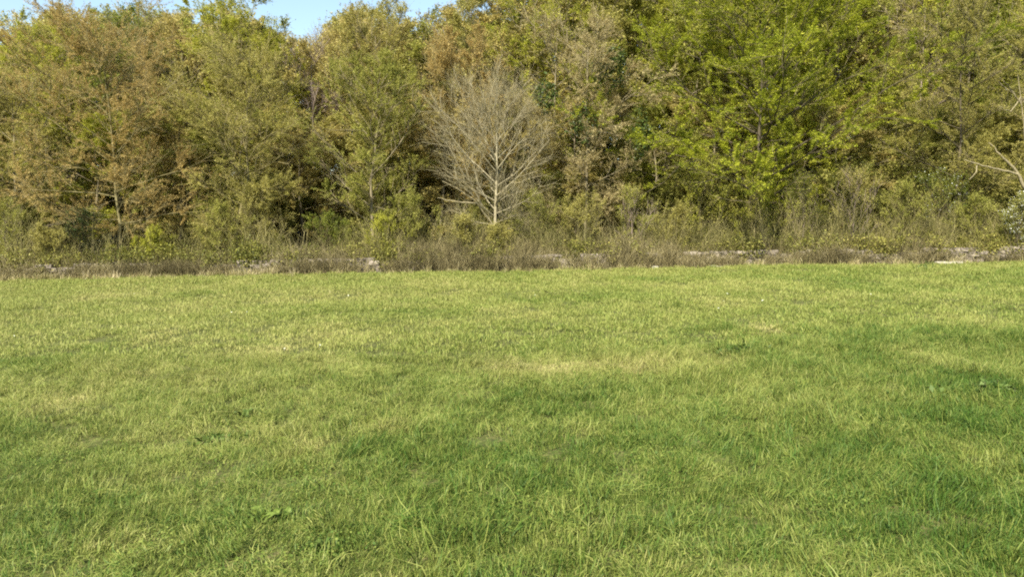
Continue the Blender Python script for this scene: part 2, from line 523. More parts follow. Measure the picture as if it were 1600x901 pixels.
def grass():
    rng = np.random.default_rng(5)
    near = [blade_clump(100 + i, 160, 0.14, 0.064, 0.0033, 1.8, 0.6, tint=(0.0, 0.46)) for i in range(10)]
    far = [blade_clump(200 + i, 80, 0.24, 0.06, 0.008, 1.7, 0.5, tint=(0.1, 0.45)) for i in range(6)]

    # picture places of pale, yellow and dark patches: px, row, half width, half height (picture px), amount
    patches = [(800, 575, 95, 12, .42), (1000, 572, 75, 12, .36), (880, 585, 60, 10, .25), (400, 550, 70, 10, .22), (1200, 517, 26, 8, .42),
               (1300, 515, 45, 7, .2), (90, 635, 45, 12, .28), (610, 675, 60, 14, .22), (480, 700, 70, 16, .24), (365, 675, 40, 8, .3), (1450, 560, 25, 18, .26),
               (1110, 470, 45, 22, .22), (70, 700, 40, 14, .16), (180, 850, 70, 25, .16), (560, 530, 90, 18, .12), (930, 680, 40, 12, .12), (1330, 480, 160, 20, .08),
               (320, 790, 30, 14, .18), (690, 870, 50, 20, .08), (1560, 510, 50, 20, .14), (300, 460, 250, 14, .08),
               (1150, 548, 26, 9, -.2), (1465, 612, 42, 14, -.2), (1555, 605, 40, 16, -.24), (330, 693, 36, 10, -.26), (1330, 700, 50, 26, -.15),
               (1490, 660, 90, 22, -.16), (1240, 770, 50, 18, -.14), (1540, 775, 70, 26, -.2), (1320, 840, 60, 20, -.18), (1170, 860, 60, 26, -.16),
               (510, 855, 40, 22, -.14), (430, 580, 60, 12, -.12), (770, 725, 60, 18, -.12), (850, 760, 50, 14, -.14), (960, 620, 110, 14, -.1), (1250, 575, 120, 14, -.1), (560, 600, 60, 12, -.1),
               (1480, 840, 60, 25, -.12), (1000, 850, 60, 30, -.1), (40, 870, 50, 24, -.1)]
    world = []
    for px, row, hw, hh, am in patches:
        X, Y = on_ground(px, row)
        _, Ya = on_ground(px, row - hh); _, Yb = on_ground(px, row + hh)
        world.append((X, Y, hw / F * Y, max((Ya - Yb) / 2, 0.12), am))

    def attrs(x, y):
        d = 0.42 * (fbm(x / 2.3, y / 3.0, 21) - 0.5) + 0.26 * (fbm(x / 0.55, y / 0.7, 31) - 0.5) + 0.1 * rng.normal(size=len(x)) * 0.6
        d = d + 0.03 - 0.004 * x * np.clip(1.6 - y / 18, 0, 1) * 4 * 0.6
        d = d + 0.07 * np.clip((y - 8) / 20, 0, 1) - 0.07 * np.clip((7 - y) / 3, 0, 1)
        tall = np.ones(len(x))
        for X, Y, a, b, am in world:
            g = np.exp(-(((x - X) / a) ** 2 + ((y - Y) / b) ** 2))
            g = g * (0.5 + fbm(x / 0.25, y / 0.3, 5) )
            d = d + g * am
            tall = tall + g * (-1.1 * am)
        tall *= 0.45 + 1.2 * fbm(x / 0.7, y / 0.85, 44)
        tall *= 1 + 0.10 * np.clip(x / 4, -1, 1.4) * np.clip((14 - y) / 8, 0, 1)
        return d, np.clip(tall, 0.35, 1.9)

    def make(name, y0, y1, dens, protos, seed, s0):
        hw1 = 0.72 * y1 + 2.0
        n = int((y1 - y0) * 2 * hw1 * dens)
        x = (rng.random(n) * 2 - 1) * hw1; y = y0 + (y1 - y0) * rng.random(n)
        if y1 >= EDGE:
            y = y * 1.0
        k = (np.abs(x) < 0.72 * y + 2.0) & (y < EDGE - 0.1 + 1.0 * fbm(x / 0.7, x * 0, 61) ** 1.5)
        x, y = x[k], y[k]; n = len(x)
        d, tall = attrs(x, y)
        s = s0 * (0.8 + 0.4 * rng.random(n))
        sc = np.stack([s, s, s * tall], 1)
        return np.stack([x, y, ground_z(x, y)], 1), sc, d

    # long curling tussocks, tinted slightly darker, denser near and to the camera's right
    tus = [blade_clump(260 + i, 75, 0.12, 0.16, 0.0046, 1.9, 0.45, tint=(0.0, 0.42)) for i in range(6)]
    n = 7000
    x = (rng.random(n) * 2 - 1) * 10; y = 2.4 + 9.6 * rng.random(n)
    tuft_density = np.clip(0.32 + 0.11 * x - 0.035 * (y - 4) + 1.5 * (fbm(x / 0.9, y / 0.9, 91) - 0.52), 0, 1)
    k = (np.abs(x) < 0.72 * y + 1) & (rng.random(n) < tuft_density ** 1.3)
    x, y = x[k], y[k]; n = len(x)
    d, _ = attrs(x, y)
    s = 0.65 + 0.55 * rng.random(n)
    scatter('tussock_grass', np.stack([x, y, ground_z(x, y)], 1), 16 * fbm(x / .5, y / .5, 52, 2) + rng.normal(size=n) * .6, np.stack([s, s, s * (0.6 + 0.6 * rng.random(n))], 1), d - 0.05, tus, GRASS, 12, tilt=0.22,
            lean=0.35, label='longer curling tussocks of darker grass in the near corner', category='grass')

    # drifts of clover and small broad leaves low in the turf
    clo = []
    for i in range(4):
        r_ = np.random.default_rng(280 + i)
        pp = np.stack([r_.normal(size=70) * .07, r_.normal(size=70) * .07, .02 + .045 * r_.random(70)], 1)
        V, q = leaf_quads(r_, pp, .013, 1.6, .85)
        clo.append(mesh_from('clover', V, q, tint=r_.random(70) * .3))
    n = 5000
    x = (rng.random(n) * 2 - 1) * 9; y = 2.4 + 9 * rng.random(n)
    k = (np.abs(x) < 0.72 * y + 1) & (fbm(x / .5, y / .55, 95) > .6)
    x, y = x[k], y[k]; n = len(x)
    d, _ = attrs(x, y)
    s = .7 + .6 * rng.random(n)
    scatter('clover', np.stack([x, y, ground_z(x, y)], 1), rng.random(n) * 6.28, np.stack([s, s, s], 1), d * .6 - .02, clo, GRASS, 14, tilt=.1,
            label='drifts of low clover and small broad leaves in the near turf', category='clover')

    for (name, bands, protos, seed) in (('grass', [(2.2, 6, 95, .95), (6, 10, 70, 1.1)], near, 1), ('pasture_grass', [(10, 16, 30, 1.0), (16, 23, 21, 1.15), (23, EDGE + 0.75, 16, 1.35)], far, 2)):
        P_, S_, D_ = [], [], []
        for y0, y1, dn, s0 in bands:
            p, s, d = make(name, y0, y1, dn, protos, seed, s0)
            P_.append(p); S_.append(s); D_.append(d)
        P_ = np.concatenate(P_); S_ = np.concatenate(S_); D_ = np.concatenate(D_)
        turn = 14 * fbm(P_[:, 0] / .55, P_[:, 1] / .7, 51, 2) + rng.normal(size=len(P_)) * .7
        scatter(name, P_, turn, S_, D_, protos, GRASS, seed, tilt=0.16, lean=0.34 if seed == 1 else 0.1,
                label='short green pasture grass with paler dry patches' if seed == 1 else 'sunlit pasture grass reaching to the overgrown wall', category='grass')


grass()

# ------------------------------------------------------------------ dead stems and rough cover along the wall
STEMS = leaf_mat('dead_stems', [(0.055, 0.046, 0.019), (0.145, 0.12, 0.05), (0.285, 0.237, 0.105), (0.47, 0.41, 0.23)], 0.1, inst=True, rough=0.8)
SHOOTS = leaf_mat('bare_shoots', [(0.09, 0.085, 0.025), (0.17, 0.155, 0.05), (0.27, 0.235, 0.09), (0.36, 0.31, 0.14)], 0.1, inst=True, rough=0.8)
STRAW = leaf_mat('straw_grass', [(0.16, 0.17, 0.045), (0.30, 0.26, 0.10), (0.46, 0.38, 0.20), (0.6, 0.52, 0.33)], 0.25, inst=True)
SCRUB = leaf_mat('scrub_green', [(0.08, 0.09, 0.017), (0.19, 0.19, 0.035), (0.29, 0.265, 0.06), (0.33, 0.27, 0.10)], 0.25, inst=True)


def stem_clump(seed, n, rad, h, r, lean, sprig=2):
    rng = np.random.default_rng(seed)
    a = rng.random(n) * 6.283; q = rad * np.sqrt(rng.random(n))
    base = np.stack([q * np.cos(a), q * np.sin(a), np.full(n, -0.03)], 1)
    d = nrm(np.stack([rng.normal(size=n) * lean, rng.normal(size=n) * lean, np.ones(n)], 1))
    H_ = h * (0.45 + 0.75 * rng.random(n))
    pts = [base]
    for s in range(3):
        d = nrm(d + rng.normal(size=(n, 3)) * 0.16 + np.array([0, 0, -0.06 * s]))
        pts.append(pts[-1] + d * (H_ / 3)[:, None])
    P = np.stack(pts, 1)
    R = (r * (0.6 + 0.8 * rng.random(n)))[:, None] * np.linspace(1, 0.5, 4)[None]
    V1, q1 = tubes(P, R, 3)
    PB, RB = grow(rng, P, R, sprig, 0.4, 1.0, lambda tt, n_: (H_ * 0.32)[:, None] * np.ones_like(tt), 0.6, 0.2, 3, 0.15, 0.0, 0.7)
    V2, q2 = tubes(PB, RB, 3)
    V, qq = merge([(V1, q1), (V2, q2)])
    tv = rng.random(n) * 0.75
    tint = np.concatenate([np.repeat(tv, 9), np.repeat(np.repeat(tv, sprig), 6)])
    return mesh_from('clump', V, qq, tint=tint)


def sprig_clump(seed, n, h, leaf, per, lean=0.16):
    """upright leafy shoots"""
    rng = np.random.default_rng(seed)
    a = rng.random(n) * 6.283; q = 0.3 * np.sqrt(rng.random(n))
    base = np.stack([q * np.cos(a), q * np.sin(a), np.full(n, -0.03)], 1)
    d = nrm(np.stack([rng.normal(size=n) * lean, rng.normal(size=n) * lean, np.ones(n)], 1))
    H_ = h * (0.5 + 0.6 * rng.random(n))
    P = base[:, None, :] + d[:, None, :] * (H_[:, None] * np.linspace(0, 1, 4)[None])[..., None] + rng.normal(size=(n, 4, 3)) * 0.03 * np.linspace(0, 1, 4)[None, :, None]
    R = np.full((n, 4), 0.006) * np.linspace(1, 0.4, 4)[None]
    V1, q1 = tubes(P, R, 3)
    tt = 0.25 + 0.75 * rng.random((n, per))
    pos, T = lerp_line(P, tt)
    pos = pos.reshape(-1, 3) + rng.normal(size=(n * per, 3)) * np.array([0.1, 0.1, 0.04])
    V2, q2 = leaf_quads(rng, pos, leaf, 0.5, 0.6)
    V, qq = merge([(V1, q1), (V2, q2)])
    tint = np.concatenate([np.full(len(q1), 0.8), rng.random(n * per) * 0.7])
    return mesh_from('clump', V, qq, tint=tint)


def cover():
    rng = np.random.default_rng(77)
    W = 27.0
    # dead stalks, thick in front of and on top of the wall
    pr = [stem_clump(300 + i, 26, 0.28, 0.95, 0.0075, 0.17) for i in range(7)]
    n = 2100
    x = (rng.random(n) * 2 - 1) * W
    y = EDGE + 0.25 + 1.9 * rng.random(n) ** 1.2
    bare = np.zeros(n)                       # places where the wall shows through
    for px, hw in ((380, 50), (585, 32), (1190, 45), (1390, 30), (1545, 65), (70, 25), (940, 12)):
        c = px_x(px, EDGE); bare = np.maximum(bare, np.exp(-((x - c) / (hw / F * EDGE)) ** 2))
    low = 1 - 0.4 * bare
    keep = rng.random(n) > 0.75 * bare * (y < EDGE + 1.0)
    x, y, low = x[keep], y[keep], low[keep]; n = len(x)
    hgt = 0.62 + 0.6 * fbm(x / 2.2, y / 2, 9) - 0.25 * np.exp(-((y - EDGE - .25) / .3) ** 2)
    hgt *= np.where(y < EDGE + 0.85, 0.84 * low, 1.05)
    hgt *= np.where((x > px_x(430, 30)) & (x < px_x(1080, 30)), 1.08, 0.86)
    dry = 0.75 * (fbm(x / 1.1, y, 12) - 0.5) + 0.12 * rng.normal(size=n)
    s = 0.8 + 0.4 * rng.random(n)
    scatter('dead_stems', np.stack([x, y, ground_z(x, y)], 1), rng.random(n) * 6.28, np.stack([s, s, s * hgt], 1), dry, pr, STEMS, 3, 0.08,
            label='brown and grey dead stalks standing along the stone wall', category='dead stalks')
    # (the straw fringe) pale rough grass at the field's edge
    pr = [blade_clump(330 + i, 50, 0.2, 0.34, 0.011, 0.9, 0.5, tint=(0.05, 0.85)) for i in range(5)]
    n = 1500
    x = (rng.random(n) * 2 - 1) * W; y = EDGE + rng.normal(size=n) * 0.22 + 0.15
    keep = rng.random(n) < np.where(x < px_x(430, 30), 0.9, 0.14) * (0.3 + fbm(x / 1.3, y, 14))
    x, y = x[keep], y[keep]; n = len(x)
    s = 0.6 + 0.5 * rng.random(n)
    scatter('rough_grass', np.stack([x, y, ground_z(x, y)], 1), rng.random(n) * 6.28, np.stack([s, s, s * (0.5 + 0.8 * rng.random(n))], 1), 0.5 * (fbm(x / 2, y, 15) - 0.55), pr, STRAW, 4, 0.1,
            label='straw pale rough grass fringe between pasture and wall', category='rough grass')
    # bare twiggy shoots rising behind the wall
    pr = [stem_clump(380 + i, 11, 0.35, 2.3, 0.0085, 0.13, 5) for i in range(6)]
    n = 330
    x = (rng.random(n) * 2 - 1) * W; y = EDGE + 1.2 + 1.8 * rng.random(n)
    hgt = 0.45 + 0.75 * fbm(x / 1.6, y / 2, 29)
    keep = rng.random(n) < np.where(x > px_x(560, 30), 1.0, 0.45)
    x, y, hgt = x[keep], y[keep], hgt[keep]; n = len(x)
    scatter('bare_shoots', np.stack([x, y, ground_z(x, y)], 1), rng.random(n) * 6.28, np.stack([hgt * 0 + 1, hgt * 0 + 1, hgt], 1), 0.1 + 0.5 * (rng.random(n) - 0.5), pr, SHOOTS, 13, 0.08,
            label='tall thin bare twiggy shoots rising behind the stone wall', category='bare shoots')
    # leafy shoots and brambles that fill the wood's floor
    pr = [sprig_clump(350 + i, 13, 1.25, 0.075, 42) for i in range(7)]
    n = 1500
    x = (rng.random(n) * 2 - 1) * (W + 6); y = EDGE + 1.0 + 8.0 * rng.random(n) ** 1.6
    s = 0.8 + 0.5 * rng.random(n)
    hgt = 0.45 + 0.8 * fbm(x / 1.8, y / 1.8, 18)
    gap = np.zeros(n)                        # dark hollows under the crowns, bare of shoots
    for px, hw in ((160, 75), (495, 45), (690, 30), (60, 30), (290, 30)):
        gap = np.maximum(gap, np.exp(-((x / y * F + 800 - px) / (1.25 * hw)) ** 2))
    keep = (rng.random(n) > 1.1 * gap * (y > EDGE + 1.6))
    x, y, s, hgt = x[keep], y[keep], s[keep], hgt[keep]; n = len(x)
    scatter('undergrowth', np.stack([x, y, ground_z(x, y)], 1), rng.random(n) * 6.28, np.stack([s, s, s * hgt], 1), 0.7 * (fbm(x / 2.4, y / 2.4, 19) - 0.45), pr, SCRUB, 6, 0.1,
            label='low leafy brambles and saplings covering the floor of the wood', category='undergrowth')


cover()


# ================================================================== the tumbled dry-stone wall behind the stalks
def stone_mesh(seed):
    import bmesh
    rng = np.random.default_rng(seed)
    bm = bmesh.new()
    bmesh.ops.create_cube(bm, size=1.0)
    bmesh.ops.subdivide_edges(bm, edges=bm.edges[:], cuts=1, use_grid_fill=True)
    for v in bm.verts:
        c = np.array(v.co)
        r = np.linalg.norm(c)
        c = c * (1 - 0.22 * (r - 0.5)) + rng.normal(size=3) * 0.055
        v.co = c
    me = bpy.data.meshes.new('stone')
    bm.to_mesh(me); bm.free()
    return me


def stone_mat():
    m, t, n, p, out = new_mat('wall_stone')
    oi = n.new('ShaderNodeObjectInfo')
    geo = n.new('ShaderNodeNewGeometry')
    nz = n.new('ShaderNodeTexNoise'); nz.inputs['Scale'].default_value = 11; nz.inputs['Detail'].default_value = 6
    t.links.new(geo.outputs['Position'], nz.inputs[0])
    ad = n.new('ShaderNodeMath'); ad.operation = 'MULTIPLY_ADD'; ad.inputs[1].default_value = 0.45
    t.links.new(oi.outputs['Random'], ad.inputs[0]); 
    sb = n.new('ShaderNodeMath'); sb.operation = 'MULTIPLY'; sb.inputs[1].default_value = 0.6
    t.links.new(nz.outputs[0], sb.inputs[0]); t.links.new(sb.outputs[0], ad.inputs[2])
    r = ramp(t, [(0.15, (0.07, 0.058, 0.042)), (0.45, (0.15, 0.125, 0.092)), (0.7, (0.25, 0.21, 0.16)), (0.9, (0.37, 0.325, 0.26))], ad.outputs[0])
    t.links.new(r.outputs[0], p.inputs['Base Color'])
    p.inputs['Roughness'].default_value = 0.95
    b = n.new('ShaderNodeBump'); b.inputs['Strength'].default_value = 0.5; b.inputs['Distance'].default_value = 0.03
    t.links.new(nz.outputs[0], b.inputs['Height']); t.links.new(b.outputs[0], p.inputs['Normal'])
    return m


STONE = stone_mat()


def wall():
    rng = np.random.default_rng(9)
    yw = EDGE + 0.95
    t = thing('dry_stone_wall', 'low tumbled grey stone wall overgrown with dead stalks at the edge of the wood', 'wall', (0, yw, 0))
    protos = [stone_mesh(i) for i in range(8)]
    shows = [px_x(p, 30) for p in (380, 585, 1190, 1390, 1545, 70, 940)]
    cells = []
    x = -24.0
    for course in range(5):
        x = -24.0 + rng.random() * 0.3
        while x < 24.0:
            L = 0.24 + 0.26 * rng.random()
            top = 2.3 + 1.9 * vnoise(x / 1.1, 0.3, 71)
            if course < top:
                cells.append((min(abs(x - s) for s in shows), x + L / 2, course, L))
            x += L + 0.015
    cells.sort(key=lambda c: c[0] + c[2] * -0.25)
    rest = []
    for i, (_, xc, course, L) in enumerate(cells):
        z = float(ground_z(xc, yw)) + 0.05 + course * 0.165 + rng.normal() * 0.012
        me = protos[int(rng.integers(8))]
        loc = (xc, rng.normal() * 0.035 + 0.02 * course, z)
        rot = (rng.normal() * 0.06, rng.normal() * 0.07, rng.normal() * 0.08 + (math.pi if rng.random() < .5 else 0))
        sc = (L, 0.34 + 0.1 * rng.random(), 0.15 + 0.035 * rng.random())
        if i < 290:
            o = add('stone', me, STONE, t)
            o.location, o.rotation_euler, o.scale = loc, rot, sc
        else:
            from mathutils import Matrix, Euler
            M = Matrix.LocRotScale(Vector(loc), Euler(rot), Vector(sc))
            Mn = np.array(M)
            v = np.empty(len(me.vertices) * 3, np.float32); me.vertices.foreach_get('co', v)
            l = np.empty(len(me.loops), np.int32); me.loops.foreach_get('vertex_index', l)
            rest.append((v.reshape(-1, 3) @ Mn[:3, :3].T + Mn[:3, 3], l.reshape(-1, 4)))
    if rest:
        V, q = merge(rest)
        add('stonework', mesh_from('stonework', V, q), STONE, t, kind='stuff')
    # fallen pale slabs lying on the turf beside the wall
    for px, row, L, hgt, lab in ((1482, 404, 0.75, .09, 'long pale fallen stone lying at the field edge below the pinkish rubble'), (1130, 416, 0.9, .035, 'thin pale flat slab lying in the grass by the stalks'),
                            (1500, 402, 0.35, .1, 'short pale block at the end of the long fallen stone'), (1025, 406, 0.16, .1, 'small white stone among the brown stalks')):
        X = px_x(px, EDGE - .15); Y = EDGE - 0.12
        o = add('fallen_stone', protos[int(rng.integers(8))], PALE, label=lab, category='stone')
        o.location = (X, Y, float(ground_z(X, Y)) + hgt * 0.45 + 0.04)
        o.scale = (L, 0.3, hgt); o.rotation_euler = (0, 0.04 * rng.normal(), 0.15 * rng.normal())


PALE, _t, _n, _p, _o = new_mat('pale_limestone')
_nz = _n.new('ShaderNodeTexNoise'); _nz.inputs['Scale'].default_value = 14; _nz.inputs['Detail'].default_value = 6
_g = _n.new('ShaderNodeNewGeometry'); _t.links.new(_g.outputs['Position'], _nz.inputs[0])
_r = ramp(_t, [(0.3, (0.20, 0.18, 0.12)), (0.7, (0.42, 0.38, 0.29))], _nz.outputs[0])
_t.links.new(_r.outputs[0], _p.inputs['Base Color']); _p.inputs['Roughness'].default_value = 0.9
wall()

# ================================================================== the trees
ORANGE = leaf_mat('leaves_orange_brown', [(0.23, 0.19, 0.05), (0.405, 0.335, 0.1), (0.48, 0.405, 0.145)], 0.4)
RUSSET = leaf_mat('leaves_russet', [(0.23, 0.165, 0.05), (0.40, 0.295, 0.095), (0.48, 0.37, 0.14)], 0.4)
OLIVE_BROWN = leaf_mat('leaves_olive_brown', [(0.2, 0.185, 0.042), (0.36, 0.325, 0.082), (0.45, 0.405, 0.125)], 0.4)
OLIVE = leaf_mat('leaves_olive', [(0.17, 0.18, 0.035), (0.31, 0.31, 0.06), (0.41, 0.39, 0.095)], 0.4)
YELLOW = leaf_mat('leaves_yellow_green', [(0.22, 0.235, 0.025), (0.37, 0.375, 0.04), (0.47, 0.45, 0.07)], 0.4)
BRIGHT = leaf_mat('leaves_bright_green', [(0.11, 0.145, 0.012), (0.305, 0.335, 0.027), (0.47, 0.48, 0.045)], 0.4)
GREEN = leaf_mat('leaves_mid_green', [(0.08, 0.11, 0.018), (0.18, 0.205, 0.027), (0.28, 0.29, 0.045)], 0.4)
TAN = leaf_mat('leaves_tan', [(0.24, 0.19, 0.085), (0.4, 0.33, 0.15), (0.5, 0.43, 0.21)], 0.4)
IVY = leaf_mat('leaves_ivy', [(0.02, 0.038, 0.010), (0.05, 0.075, 0.016), (0.11, 0.13, 0.03)], 0.1, rough=0.4)
GREYGREEN = leaf_mat('leaves_grey_green', [(0.1, 0.115, 0.04), (0.2, 0.205, 0.07), (0.3, 0.29, 0.12)], 0.4)
WHITE = leaf_mat('blossom_white', [(0.5, 0.52, 0.42), (0.72, 0.74, 0.66), (0.8, 0.8, 0.76)], 0.2)


LEAFY = 5.6


def tree_at(seed, name, label, px, Y, x0, x1, top, bottom, leafm, barkm, twigm=None, group=None, fine=True, rz=None, **kw):
    """size the tree from the extent its crown has in the photograph"""
    X = px_x(px, Y)
    zb = float(ground_z(X, Y))
    rx = (x1 - x0) / 2 / F * Y
    zt = (row_z(top, Y) - zb) * 1.035; zl = max(row_z(bottom, Y) - zb, 0.6)
    p = dict(limbs=19, branches=11, twigs=7, leaves=9, leaf=0.065)
    p.update(kw)
    p['leaves'] = p['leaves'] * LEAFY
    p['leaf'] = p['leaf'] * (0.92 if fine else 1.15)
    if not fine:
        p['leaves'] *= 0.62
    p.setdefault('upb', 0.9)
    p.setdefault('sprays', 26 if leafm else 0)
    twigm = twigm or (TWIG if leafm else None)
    T = make_tree(seed, zt, (zt + zl) / 2, rx, (zt - zl) / 2 * 1.05, start=max(0.12, zl / zt * 0.75), **p)
    T['root'] = plant_tree(T, name, label, 'tree', X, Y, rz if rz is not None else seed * 1.3, leafm, barkm, twigm, group, fine=fine)
    return T


FR = 'trees along the front of the wood'
BK = 'trees standing behind the front row'
protos = []
protos.append(tree_at(1, 'broadleaf_tree', 'broad orange brown tree with a pale trunk showing below, near the pasture corner', 178, 33.6, 10, 350, 20, 335, RUSSET, BARK_OLIVE, group=FR, leaf=0.06, leaves=11, limbs=28, droop=0.03, trunk_r=0.09, flat=0.45, up=0.2, lean=0.7, sprays=40, ang=1.2, twig_len=0.95))
protos.append(tree_at(2, 'broadleaf_tree', 'green tree with low dark gaps at the picture edge, left of the orange brown tree', 25, 35.5, -100, 130, 105, 335, OLIVE_BROWN, BARK, group=FR, leaf=0.065, leaves=11, droop=0.04, flat=0.4, twig_len=0.9))
protos.append(tree_at(3, 'broadleaf_tree', 'olive brown tree with drooping tan sprays, right of the broad orange brown tree', 372, 33.4, 270, 495, 62, 330, OLIVE_BROWN, BARK_OLIVE, group=FR, leaf=0.06, leaves=11, droop=0.06, flat=0.45, up=0.15, lean=0.6, sprays=36, limbs=24, ang=1.2, twig_len=0.95))
protos.append(tree_at(4, 'broadleaf_tree', 'dense olive green tree with slim trunks, left of the bare pale tree', 578, 33.6, 455, 690, 85, 345, OLIVE, BARK, group=FR, leaf=0.062, leaves=12, up=0.25, ang=1.05, curl=0.04, lean=0.6, sprays=40))
protos.append(tree_at(5, 'broadleaf_tree', 'tan tree of dry leaves and dark ivy, between bare pale tree and bright green tree', 915, 33.8, 805, 1025, 12, 330, TAN, BARK, group=FR, leaf=0.07, leaves=9, droop=0.1))
protos.append(tree_at(6, 'broadleaf_tree', 'largest bright green tree, in full fresh leaf in flat layered sprays', 1190, 34.0, 985, 1440, -75, 272, BRIGHT, BARK_DARK, group=FR, leaf=0.082, leaves=16, limbs=30, branches=12, droop=0.05, flat=0.75, up=0.08, trunk_r=0.13, clump=1.4, upb=1.2, sprays=60, ang=1.2, twig_len=0.9))
protos.append(tree_at(7, 'broadleaf_tree', 'olive brown thinly leaved tree, right of the bright green tree', 1490, 33.6, 1385, 1625, -45, 310, OLIVE_BROWN, BARK_DARK, group=FR, leaf=0.06, leaves=12, limbs=22, up=0.15, lean=0.8, trunk_r=0.08, sprays=44))
protos.append(tree_at(8, 'broadleaf_tree', 'yellow olive tree rising above the tan ivy hung tree', 860, 39.5, 785, 1010, -60, 250, YELLOW, BARK, group=BK, leaf=0.07, leaves=9, fine=False))
protos.append(tree_at(9, 'broadleaf_tree', 'bright yellow green tree top behind the olive brown drooping tree', 390, 40.0, 275, 470, 0, 240, YELLOW, BARK, group=BK, leaf=0.075, leaves=12, fine=False))
protos.append(tree_at(10, 'broadleaf_tree', 'tall olive brown tree against the sky behind the dense olive tree', 592, 39.0, 515, 665, -6, 240, OLIVE_BROWN, BARK, group=BK, leaf=0.07, leaves=10, fine=False, up=0.3, ang=0.9))
tree_at(11, 'broadleaf_tree', 'purple grey leafless tree in the gap below the sky', 485, 41.5, 425, 545, 40, 240, None, BARK_PURPLE, group=BK, leaves=0, fine=False, up=0.3, twigs=9, twig_r=0.008)
tree_at(12, 'broadleaf_tree', 'grey green airy tree with sky showing through, above the orange tinted tree', 745, 46.0, 660, 825, -25, 200, GREYGREEN, BARK_PURPLE, group=BK, leaf=0.075, leaves=5, fine=False)
tree_at(13, 'broadleaf_tree', 'orange tinted olive tree directly behind the bare pale tree', 722, 37.2, 625, 815, 62, 300, RUSSET, BARK_OLIVE, group=BK, leaf=0.065, leaves=10, fine=False, up=0.3, ang=0.9)
tree_at(14, 'broadleaf_tree', 'yellow green tree top above the orange brown crown beside the sky gap', 85, 41.0, 30, 150, 20, 180, YELLOW, BARK, group=BK, leaf=0.075, leaves=9, fine=False)
tree_at(15, 'broadleaf_tree', 'small yellow tree top at the picture corner under the sky', 8, 45.0, -60, 50, 66, 230, YELLOW, BARK, group=BK, leaf=0.08, leaves=10, fine=False)
tree_at(16, 'broadleaf_tree', 'thin grey green tree top breaking the sky over the orange brown crown', 235, 44.0, 175, 300, 0, 200, GREYGREEN, BARK_PURPLE, group=BK, leaf=0.075, leaves=5, fine=False)
tree_at(17, 'broadleaf_tree', 'yellow green tree filling the space behind the bright green crown', 1075, 40.5, 970, 1190, -90, 250, YELLOW, BARK, group=BK, leaf=0.075, leaves=11, fine=False)
tree_at(18, 'broadleaf_tree', 'dark twiggy tree top between the bright green and olive brown crowns', 1420, 40.0, 1350, 1490, -50, 250, OLIVE_BROWN, BARK_PURPLE, group=BK, leaf=0.06, leaves=4, twigs=9, fine=False)
tree_at(19, 'broadleaf_tree', 'olive tree behind the thinly leaved tree at the picture edge', 1585, 39.5, 1490, 1690, -70, 260, OLIVE, BARK, group=BK, leaf=0.07, leaves=10, fine=False)
tree_at(20, 'broadleaf_tree', 'green tree deep behind the bright green crown', 1300, 41.5, 1190, 1420, -100, 240, BRIGHT, BARK_DARK, group=BK, leaf=0.085, leaves=10, fine=False)

# the bare pale tree
bare = tree_at(31, 'bare_tree', 'bare pale tree with a fan of leafless twigs and low broken limbs', 772, 32.2, 640, 872, 130, 318, None, BARK_WHITE, TWIG_PALE, group=FR, leaves=0, limbs=34, branches=11, twigs=11, up=0.25, ang=1.12, curl=0.035,
        flat=0.1, trunk_r=0.105, lean=0.12, twig_r=0.0065, twig_len=0.85, blen=0.5, rz=0.4, limb_r=0.0075, lvar=0.42, shift=-0.4)


